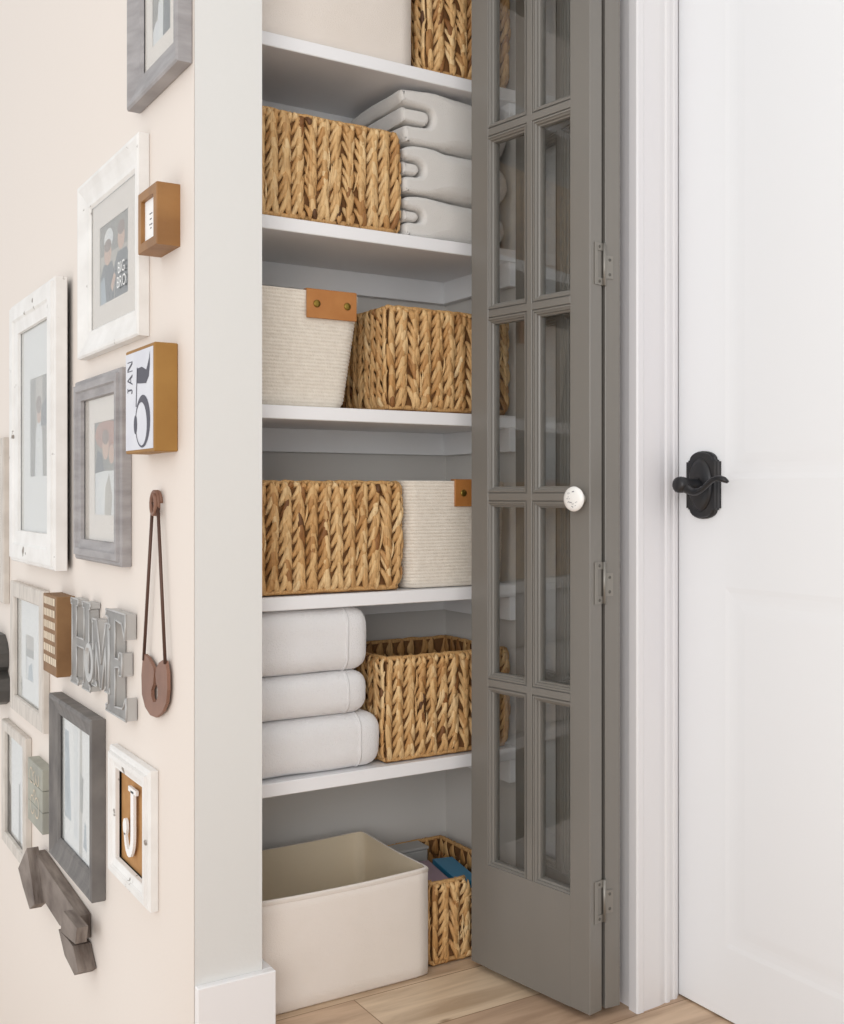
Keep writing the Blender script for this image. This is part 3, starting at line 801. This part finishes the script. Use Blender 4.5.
def framed(name, y_l, y_r, z0, z1, t, fw, m, label, mat_w=None, mat_m='mat_cream', pic=None, prof='flat', content=None, gap=0.0, glass=True, catg='picture frame', grp=None, inner=None):
    """y_l = Y of the left side as seen from the room (larger Y)"""
    yc, zc = (y_l + y_r) / 2, (z0 + z1) / 2; W, H = (y_l - y_r) / 2, (z1 - z0) / 2
    o = hang(name, yc, zc, label, catg, grp)
    P = {'flat': [(0.002, gap), (0, gap + .002), (0, t - .004), (.003, t), (fw - .004, t), (fw, t - .004), (fw, t - .012)],
         'step': [(0.002, gap), (0, gap + .002), (0, t - .010), (.004, t - .006), (.010, t - .006), (.012, t), (fw * .55, t), (fw * .62, t - .005), (fw - .005, t - .008), (fw - .001, t - .008), (fw, t - .016)],
         'scoop': [(0.002, gap), (0, gap + .002), (0, t - .003), (.004, t), (.010, t), (fw * .4, t - .006), (fw * .75, t - .012), (fw - .006, t - .012), (fw, t - .018)]}[prof]
    k = MB(); k.rectloops(-W, W, -H, H, P)
    k.build('frame_moulding', m, o)
    zi = P[-1][1]
    k = MB(); k.box(-W + .004, W - .004, -H + .004, H - .004, gap + .0005, max(gap + .002, zi - .006)); k.build('backing', 'back', o)
    zb = max(gap + .002, zi - .006) + .0005
    w_, h_ = W - fw, H - fw
    if pic:   # (l, r, b, t) opening in fractions of the inside, 0..1
        l, r_, b, tt = -w_ + 2 * w_ * pic[0], -w_ + 2 * w_ * pic[1], -h_ + 2 * h_ * pic[2], -h_ + 2 * h_ * pic[3]
        k = MB(); e = .001; A = [(-w_ - e, -h_ - e), (w_ + e, -h_ - e), (w_ + e, h_ + e), (-w_ - e, h_ + e)]; B = [(l, b), (r_, b), (r_, tt), (l, tt)]
        zm = zb + .0028
        k.add([(x, y, zm) for x, y in A] + [(x, y, zm) for x, y in B] + [(x, y, zm - .002) for x, y in B], [(i, (i + 1) % 4, 4 + (i + 1) % 4, 4 + i) for i in range(4)] + [(4 + i, 4 + (i + 1) % 4, 8 + (i + 1) % 4, 8 + i) for i in range(4)])
        k.build('mat_board', mat_m, o, fix=False)
    else: l, r_, b, tt = -w_ - .001, w_ + .001, -h_ - .001, h_ + .001
    if content:
        k = MB(); zp = zb + .0002; mats = []
        def L(name_):
            if name_ not in mats: mats.append(name_)
            return mats.index(name_)
        e = .001
        k.add([(l - e, b - e, zp), (r_ + e, b - e, zp), (r_ + e, tt + e, zp), (l - e, tt + e, zp)], [(0, 1, 2, 3)], L(content[0]))
        for n_, (kind, mm, *g) in enumerate(content[1:]):
            zq = zp + .00006 * (n_ + 1)
            def T(x, y): return (l + (r_ - l) * min(1, max(0, x)), b + (tt - b) * min(1, max(0, y)), zq)
            if kind == 'r': pts = [T(g[0], g[2]), T(g[1], g[2]), T(g[1], g[3]), T(g[0], g[3])]
            elif kind == 'e': pts = [T(g[0] + g[2] * math.cos(a), g[1] + g[3] * math.sin(a)) for a in [2 * math.pi * q / 20 for q in range(20)]]
            else: pts = [T(x, y) for x, y in g[0]]
            k.add(pts, [tuple(range(len(pts)))], L(mm))
        k.build('photo_print', mats, o, fix=False)
    if glass and prof != 'none':
        k = MB(); zg = zb + .0042; k.box(-w_ - .0005, w_ + .0005, -h_ - .0005, h_ + .0005, zg, zg + .0012); k.build('glass_cover', 'glass', o)
    return o

def text_mesh(body, size):
    cu = bpy.data.curves.new('t', 'FONT'); cu.body = body; cu.size = size; cu.align_x = 'CENTER'; cu.align_y = 'CENTER'
    ob = bpy.data.objects.new('t', cu); COL.objects.link(ob)
    dg = bpy.context.evaluated_depsgraph_get(); me = bpy.data.meshes.new_from_object(ob.evaluated_get(dg))
    v = [tuple(x.co) for x in me.vertices]; f = [tuple(p.vertices) for p in me.polygons]
    bpy.data.objects.remove(ob); return v, f

# 1 grey frame at the top, mostly out of view
framed('picture_frame', 2.190, 1.886, 1.770, 2.27, .03, .058, 'frame_grey', 'wide grey-washed frame at the very top of the wall', pic=(.22, .80, .10, .92), prof='scoop', grp='picture frames on the gallery wall',
       content=['photo_mid', ('r', 'photo_pale', 0, 1, .0, .14), ('p', 'photo_dark', [(0, .1), (0, .5), (.25, .6), (.35, .2)]), ('e', 'skin', .45, .35, .12, .09), ('e', 'hair', .45, .42, .13, .08), ('e', 'skin', .68, .46, .10, .07),
                ('p', 'photo_pale', [(.2, .0), (.3, .24), (.55, .26), (.6, .0)]), ('p', 'photo_black', [(.55, .0), (.6, .34), (.85, .36), (1, .1), (1, 0)]), ('e', 'skin', .3, .6, .1, .07)])
# 2 white distressed frame, two boys
o = framed('picture_frame', 2.600, 2.132, 1.314, 1.714, .025, .062, 'frame_white', 'distressed white frame holding a photo of two children in lettered shirts', pic=(.17, .80, .17, .80), prof='scoop', grp='picture frames on the gallery wall',
       content=['photo_mid', ('r', 'photo_dark', 0, 1, .62, 1), ('p', 'photo_black', [(0, 0), (0, .36), (.12, .5), (.42, .5), (.5, .36), (.5, 0)]), ('p', 'photo_blue', [(.0, 0), (0, .30), (.14, .36), (.22, .0)]),
                ('p', 'photo_black', [(.52, 0), (.5, .42), (.62, .56), (.92, .56), (1, .45), (1, 0)]), ('e', 'skin', .27, .62, .13, .15), ('e', 'photo_pale', .30, .80, .16, .13), ('e', 'hair', .27, .72, .13, .08),
                ('e', 'skin', .74, .72, .12, .15), ('e', 'hair', .74, .84, .12, .09), ('p', 'skin', [(.38, .18), (.5, .34), (.56, .28), (.45, .1)])])
for s_, x, y, sz in (('BIG', .072, -.036, .034), ('BRO', .072, -.066, .034)):
    v, f = text_mesh(s_, sz); k = MB()
    k.add([(a + x, b + y, .0104) for a, b, c in v], f); k.build('shirt_word', 'photo_pale', o, fix=False)
# 3 small pine box frame
o = hang('box_frame', 2.0075, 1.513, 'small square brown wooden box frame with a white lettered card', 'box frame')
k = MB(); W = .055; H = .057
k.rectloops(-W, W, -H, H, [(0, 0.0), (0, .043), (.001, .045), (.017, .045), (.018, .044), (.018, .030)]); k.build('wooden_box', 'wood', o)
k = MB(); k.box(-W + .017, W - .017, -H + .017, H - .017, .014, .037); k.build('card', 'mat_white', o)
k = MB()
for y, ws in ((.010, (.010, .008)), (.0, (.014,)), (-.010, (.008, .012)), (-.017, (.010,))):
    x = -sum(ws) / 2
    for w_ in ws: k.add([(x, y, .0373), (x + w_ * .8, y, .0373), (x + w_ * .8, y + .0022, .0373), (x, y + .0022, .0373)], [(0, 1, 2, 3)]); x += w_
k.build('card_lettering', 'ink', o, fix=False)
# 4 large white frame standing off the wall
framed('picture_frame', 3.265, 2.742, .815, 1.533, .05, .088, 'frame_white', 'largest distressed white frame with a small portrait on a patterned mat', pic=(.30, .86, .27, .75), prof='step', gap=.012, mat_m='mat_white', grp='picture frames on the gallery wall',
       content=['photo_mid', ('r', 'photo_dark', .0, .3, 0, 1), ('r', 'photo_dark', .7, 1, 0, 1), ('p', 'photo_pale', [(.25, 0), (.3, .45), (.42, .55), (.6, .55), (.7, .4), (.72, 0)]), ('e', 'skin', .5, .62, .12, .09), ('e', 'hair', .48, .72, .17, .09), ('p', 'photo_black', [(.6, .5), (.66, .7), (1, .8), (1, .5)])])
# 5 grey frame with bevel
framed('picture_frame', 2.625, 2.252, .851, 1.264, .03, .048, 'frame_grey', 'square grey-washed frame left of the date block', pic=(.27, .93, .18, .83), prof='step', grp='picture frames on the gallery wall',
       content=['photo_pale', ('r', 'photo_dark', 0, 1, .47, 1), ('e', 'photo_orange', .5, .86, .5, .16), ('e', 'skin', .46, .72, .14, .13), ('e', 'hair', .46, .83, .15, .08), ('e', 'skin', .72, .64, .12, .10), ('p', 'photo_black', [(0, .45), (.1, .7), (.3, .66), (.4, .47)]),
                ('p', 'photo_mid', [(.42, 0), (.46, .3), (.62, .44), (.75, .2), (.7, 0)]), ('e', 'photo_orange', .2, .9, .06, .05)])
# 6 block with JAN 5
o = hang('date_block', 2.053, 1.180, 'ochre-sided square block with a big number five', 'sign')
W, H, T = .089, .100, .045
k = MB(); k.box(-W, W, -H, H, 0, T, b=.002); k.build('block', 'ochre', o)
k = MB(); k.box(-W + .003, W - .006, -H + .006, H - .007, T, T + .0008); k.build('painted_face', 'sign_white', o)
k = MB(); zf = T + .0012
def flat(poly, z_, mi=0): k.add([(x, y, z_) for x, y in poly], [tuple(range(len(poly)))], mi)
# the 5: flag, hairline stem, bowl
flat([(-.012, .060), (.018, .061), (.045, .053), (.062, .074), (.066, .086), (.066, .060), (.060, .040), (.044, .028), (.012, .030), (-.012, .032)], zf)
flat([(-.0135, .062), (-.009, .062), (-.016, -.012), (-.021, -.012)], zf)
def stroke(pts, ws, z_):
    n_ = len(pts); L = []; R_ = []
    for i, (p, w_) in enumerate(zip(pts, ws)):
        a = Vector(pts[max(0, i - 1)]); b = Vector(pts[min(n_ - 1, i + 1)]); d = (b - a).normalized(); nn = Vector((-d.y, d.x)) * w_ / 2
        L.append((p[0] + nn.x, p[1] + nn.y)); R_.append((p[0] - nn.x, p[1] - nn.y))
    o_ = k.add([(x, y, z_) for x, y in L + R_], [(i, i + 1, n_ + i + 1, n_ + i) for i in range(n_ - 1)])
bp = []; bw = []
for i in range(31):
    t = i / 30; a = math.radians(165 - 345 * t); bp.append((.018 + .040 * math.cos(a), -.044 + .045 * math.sin(a))); bw.append(.003 + .018 * max(0, math.sin(math.pi * min(1, t / .8))) ** 2)
stroke(bp, bw, zf + .0002)
flat([(-.022 + .010 * math.cos(a), -.046 + .018 * math.sin(a)) for a in [2 * math.pi * q / 16 for q in range(16)]], zf + .0003)
# J A N reading upwards along the left edge
def rot(poly, cx, cy, s_): return [(cx + .010 - y * .032, cy + .014 + x * s_) for x, y in poly]
sx = .022
for poly in ([(.35, 1), (.75, 1), (.75, .88), (.64, .88), (.64, .2), (.5, 0), (.25, .0), (.2, .22), (.34, .22), (.42, .12), (.48, .2), (.48, .88), (.35, .88)],): flat(rot(poly, -.052, -.004, sx), zf)
for poly in ([(0, 0), (.12, 0), (.42, .78), (.36, 1.0)], [(.36, 1), (.48, 1), (.92, 0), (.68, 0)], [(.2, .3), (.7, .3), (.66, .4), (.24, .4)]): flat(rot(poly, -.052, .018, sx), zf)
for poly in ([(0, 0), (.08, 0), (.08, 1), (0, 1)], [(0, 1), (.26, 1), (.86, 0), (.62, 0)], [(.80, 0), (.88, 0), (.88, 1), (.80, 1)]): flat(rot(poly, -.052, .044, sx), zf)
k.build('number_and_letters', 'ink_navy', o, fix=False)
# 7 oversized safety pin
o = hang('giant_safety_pin', 2.0738, .5725, 'oversized rust-brown safety pin hanging on the cream wall', 'wall ornament')
def loc(px, py, t=.012): y, z_ = wp(px, py, t); return (2.0738 - y, z_ - .5725)
def g3(px, py, t): a, b = loc(px, py, t); return (a, b, t)
k = MB(); cx_, cy_ = loc(156, 503)
coil = [(cx_ + .018 * math.cos(a), cy_ + .022 * math.sin(a), .006 + .012 * q / 30) for q in range(31) for a in [2 * math.pi * q / 14]]
k.tube(coil, .0038, 8)
k.build('coil', 'copper', o)
for e0, e1 in (((153.5, 502), (144.5, 660)), ((158.5, 502), (166, 664))):
    k = MB(); a = g3(*e0, .012); b = g3(*e1, .012); k.tube([a, Vector(a).lerp(Vector(b), .5), b], .0034, 8); k.build('pin_wire', 'pin_wire', o)
k = MB()
ol = [(145.3, 654), (148.5, 657), (152, 663), (154.3, 668), (155, 673), (154, 684), (152.2, 690), (152.2, 696), (154, 702), (156.5, 702), (158.6, 697), (158.8, 689), (157, 683), (156.2, 674), (157, 668), (160, 662.5), (163.5, 660), (166, 661), (168, 672), (168.3, 690), (167, 703), (163, 712), (157, 717.5), (151, 715), (146, 707), (142.8, 694), (142.3, 675), (143.5, 660)]
P2 = [loc(*p) for p in ol]
import bmesh
from mathutils.geometry import tessellate_polygon
def tess_prism(k, P2, w0, w1, mi=0, smi=None):
    T_ = tessellate_polygon([[Vector((x, y, 0)) for x, y in P2]]); n_ = len(P2)
    v = [(x, y, w0) for x, y in P2] + [(x, y, w1) for x, y in P2]
    k.add(v, [tuple(t)[::-1] for t in T_] + [tuple(i + n_ for i in t) for t in T_], mi)
    k.add(v, [(i, (i + 1) % n_, n_ + (i + 1) % n_, n_ + i) for i in range(n_)], mi if smi is None else smi)
tess_prism(k, P2, .006, .0125); k.build('clasp', 'copper', o)
# 8 frame cut by the left edge
framed('picture_frame', 3.98, 3.505, .67, 1.175, .02, .05, 'frame_beige', 'pale frame sliver at the far left edge beside the largest white frame', pic=(.2, .8, .2, .8), mat_m='mat_white', grp='picture frames on the gallery wall', content=['photo_pale', ('e', 'skin', .5, .6, .1, .1)])
# 9 small pale frame
framed('picture_frame', 3.40, 2.980, .372, .748, .02, .045, 'frame_beige', 'pale wood frame tucked behind the brown lettered block', pic=(.30, .62, .22, .66), mat_m='mat_white', grp='picture frames on the gallery wall',
       content=['photo_pale', ('r', 'photo_mid', 0, 1, .5, 1), ('r', 'photo_dark', 0, 1, .5, .68), ('p', 'photo_blue', [(.2, 0), (.3, .3), (.7, .4), (.8, 0)])])
# 10 brown lettered block
o = hang('wooden_block_sign', 2.784, .657, 'brown wooden block with worn cream lettering rows', 'sign')
W, H, T = .070, .097, .045
k = MB(); k.box(-W, W, -H, H, 0, T, b=.0015); k.build('block', 'brown_wood', o)
k = MB(); R = random.Random(8)
for row in range(6):
    x = -W + .008; y = H - .024 - row * .029
    while x < W - .02:
        w_ = R.uniform(.008, .018); hgt = .018
        k.add([(x, y, T + .0004), (x + w_, y, T + .0004), (x + w_, y + hgt, T + .0004), (x, y + hgt, T + .0004)], [(0, 1, 2, 3)]); x += w_ + .004
k.build('worn_lettering', 'cream_ink', o, fix=False)
# 11 HOME
o = hang('home_sign', 2.40, .545, 'grey metal letters spelling HOME in uneven sizes', 'sign')
TT = .024
def lp(px, py): y, z_ = wp(px, py, TT); return 2.40 - y, z_ - .545
def letter(polys, x0, x1, y0, y1, t=TT, label=None):
    """polys in unit square, outlines"""
    k = MB()
    for P in polys:
        Q = [(x0 + (x1 - x0) * a, y0 + (y1 - y0) * b) for a, b in P]
        tess_prism(k, Q, .002, t, 0, 1)
        # raised outline
        for i in range(len(Q)):
            a, b = Q[i], Q[(i + 1) % len(Q)]; k.tube([(a[0], a[1], t), (b[0], b[1], t)], .0022, 6, mi=1)
    return k.build('letter', ['metal_grey', 'metal_edge'], o)
Hl = [[(0, 0), (.38, 0), (.38, .06), (.30, .08), (.30, .46), (.70, .46), (.70, .08), (.62, .06), (.62, 0), (1, 0), (1, .06), (.94, .08), (.94, .92), (1, .94), (1, 1), (.62, 1), (.62, .94), (.70, .92), (.70, .56), (.30, .56), (.30, .92), (.38, .94), (.38, 1), (0, 1), (0, .94), (.06, .92), (.06, .08), (0, .06)]]
Ml = [[(0, 0), (.28, 0), (.22, .08), (.24, .66), (.46, .0), (.56, 0), (.76, .66), (.76, .08), (.72, 0), (1, 0), (.96, .08), (.96, .92), (1, 1), (.76, 1), (.52, .36), (.26, 1), (0, 1), (.04, .92), (.06, .08)]]
El = [[(0, 0), (1, 0), (1, .22), (.84, .10), (.46, .08), (.46, .46), (.66, .48), (.66, .40), (.80, .40), (.80, .62), (.66, .62), (.66, .55), (.46, .55), (.46, .92), (.80, .90), (.92, .76), (.96, .76), (.96, 1), (0, 1), (0, .94), (.12, .92), (.12, .08), (0, .06)]]
(a, b), (c, d) = lp(72, 597), lp(91, 692); letter(Hl, a, c, d + .0, .212)
(a, b), (c, d) = lp(93, 620), lp(111, 694); letter(Ml, a, c, d, b + .004)
(a, b), (c, d) = lp(107, 610), lp(127, 719); letter(El, a, c, -.004, .212)
# the O
k = MB(); (a, b), (c, d) = lp(87, 641), lp(95, 684); ox, oy, ra, rb = (a + c) / 2, (b + d) / 2, (c - a) / 2 * 1.1, (b - d) / 2
rings = []
for q in range(25):
    t = 2 * math.pi * q / 24; rings.append([(ox + (ra + e) * math.cos(t), oy + (rb + e) * math.sin(t), w_) for e, w_ in ((0, .004), (0, TT + .004), (-.010, TT + .006), (-.016, TT), (-.016, .004))])
k.loft(rings, 1, False, False, False); k.build('letter', ['metal_grey', 'metal_edge'], o)
# 12 dark curved letter cut by the left edge
o = hang('dark_letter', 3.60, .357, 'dark metal letter with two rounded bulges cut off by the left edge', 'wall ornament')
k = MB(); P = [(-.10, 0), (.05, 0), (.095, .015), (.105, .05), (.10, .085), (.075, .10), (.068, .105), (.085, .12), (.088, .16), (.07, .19), (.03, .212), (-.10, .212)]
tess_prism(k, P, .001, .05); k.build('letter_body', 'dark_metal', o)
# 13 bottom left frame
framed('picture_frame', 3.53, 3.197, -.05, .318, .02, .032, 'frame_beige', 'pale frame at the lower left edge, above the arrow tip', prof='flat', glass=True, grp='picture frames on the gallery wall',
       content=['mat_white', ('p', 'photo_dark', [(.50, .0), (.52, .55), (.58, .6), (.62, .0)]), ('p', 'photo_black', [(.0, .0), (.0, .5), (.10, .45), (.12, .0)])])
# 14 sage sign
o = hang('small_sage_sign', 3.02, .205, 'small sage green wooden sign with pale lettering', 'sign')
k = MB(); W, H, T = .087, .084, .03
for i in range(3): k.box(-W, W, -H + i * .056 + .0006, -H + (i + 1) * .056 - .0006, 0, T, b=.0012)
k.build('sign_boards', 'sage', o)
k = MB(); zf = T + .0012; R = random.Random(3)
for r_, cx, cy, a0, a1 in ((.018, -.04, .045, 0, 300), (.015, .0, .045, 90, 400), (.014, .036, .047, 180, 420), (.022, -.025, -.03, 40, 340), (.024, .028, -.028, 200, 520), (.012, 0, .0, 0, 200)):
    pts = [(cx + r_ * math.cos(math.radians(a0 + (a1 - a0) * i / 16)), cy + r_ * 1.1 * math.sin(math.radians(a0 + (a1 - a0) * i / 16))) for i in range(17)]
    stroke(pts, [.0035] * 17, zf); zf += .0001
k.build('lettering', 'cream_ink', o, fix=False)
# 15 dark frame
framed('picture_frame', 2.846, 2.446, .100, .503, .034, .050, 'frame_dark', 'dark weathered wood frame below the metal letters', prof='scoop', grp='picture frames on the gallery wall',
       content=['mat_white', ('p', 'photo_blue', [(.08, .2), (.08, .9), (.2, .9), (.28, .2)]), ('p', 'photo_pale', [(.36, .1), (.36, 1), (.5, 1), (.5, .1)]), ('p', 'photo_mid', [(.53, 0), (.55, 1), (.62, 1), (.63, 0)]), ('p', 'photo_dark', [(.56, .35), (.56, .65), (.66, .62), (.64, .35)]), ('p', 'photo_blue', [(.66, .1), (.7, .3), (.74, .28), (.76, .08)])])
# 16 J frame
o = framed('picture_frame', 2.35, 2.076, .196, .468, .026, .042, 'frame_white', 'small whitewashed frame with a cream capital J on kraft board', prof='step', glass=False, grp='picture frames on the gallery wall', content=['burlap'])
k = MB(); zf = .016; 
def J3(P): tess_prism(k, P, .0108, .0165)
pts = [(.016, .070), (.016, -.020)] ; 
arc = [(-.010 + .026 * math.cos(math.radians(-a)), -.020 + .042 * math.sin(math.radians(-a))) for a in range(0, 171, 17)]
L = []; R_ = []
pp = pts[:1] + [(.016, .04), (.016, .0)] + arc; ww = [.020, .020, .020] + [.020 - .010 * i / len(arc) for i in range(len(arc))]
for i, (p, w_) in enumerate(zip(pp, ww)):
    a = Vector(pp[max(0, i - 1)]); b = Vector(pp[min(len(pp) - 1, i + 1)]); dd = (b - a).normalized(); nn = Vector((-dd.y, dd.x)) * w_ / 2
    L.append((p[0] + nn.x, p[1] + nn.y)); R_.append((p[0] - nn.x, p[1] - nn.y))
J3(L + R_[::-1]); J3([(-.010, .066), (.042, .066), (.042, .076), (-.010, .076)])
J3([(-.035 + .013 * math.cos(a), -.014 + .017 * math.sin(a)) for a in [2 * math.pi * q / 16 for q in range(16)]])
k.build('letter', 'mat_white', o)
# 17 wooden arrow
o = hang('wooden_arrow', 2.76, 0.01, 'weathered brown wooden arrow on the wall, lowest of all', 'wall ornament')
def ap(pl_, t): 
    r_ = []
    for px, py in pl_: y, z_ = wp(px, py, t); r_.append((2.76 - y, z_ - .01))
    return r_
k = MB(); tess_prism(k, ap([(35, 851), (79, 916), (79, 940), (60, 925), (37, 889)], .03), .002, .03); k.build('shaft', 'arrow', o)
k = MB(); tess_prism(k, ap([(28, 848), (33, 880), (36, 904), (31, 909), (24, 886), (19.5, 868)], .05), .022, .052); k.build('arrowhead', 'arrow', o)
k = MB(); tess_prism(k, ap([(64, 911), (77.5, 928), (76, 944), (61, 931)], .055), .03, .055); k.build('fletching', 'arrow', o)
k = MB(); tess_prism(k, ap([(60, 929), (70, 940), (74.5, 946), (80, 972), (76, 975), (66, 955)], .04), .002, .042); k.build('fletching', 'arrow', o)
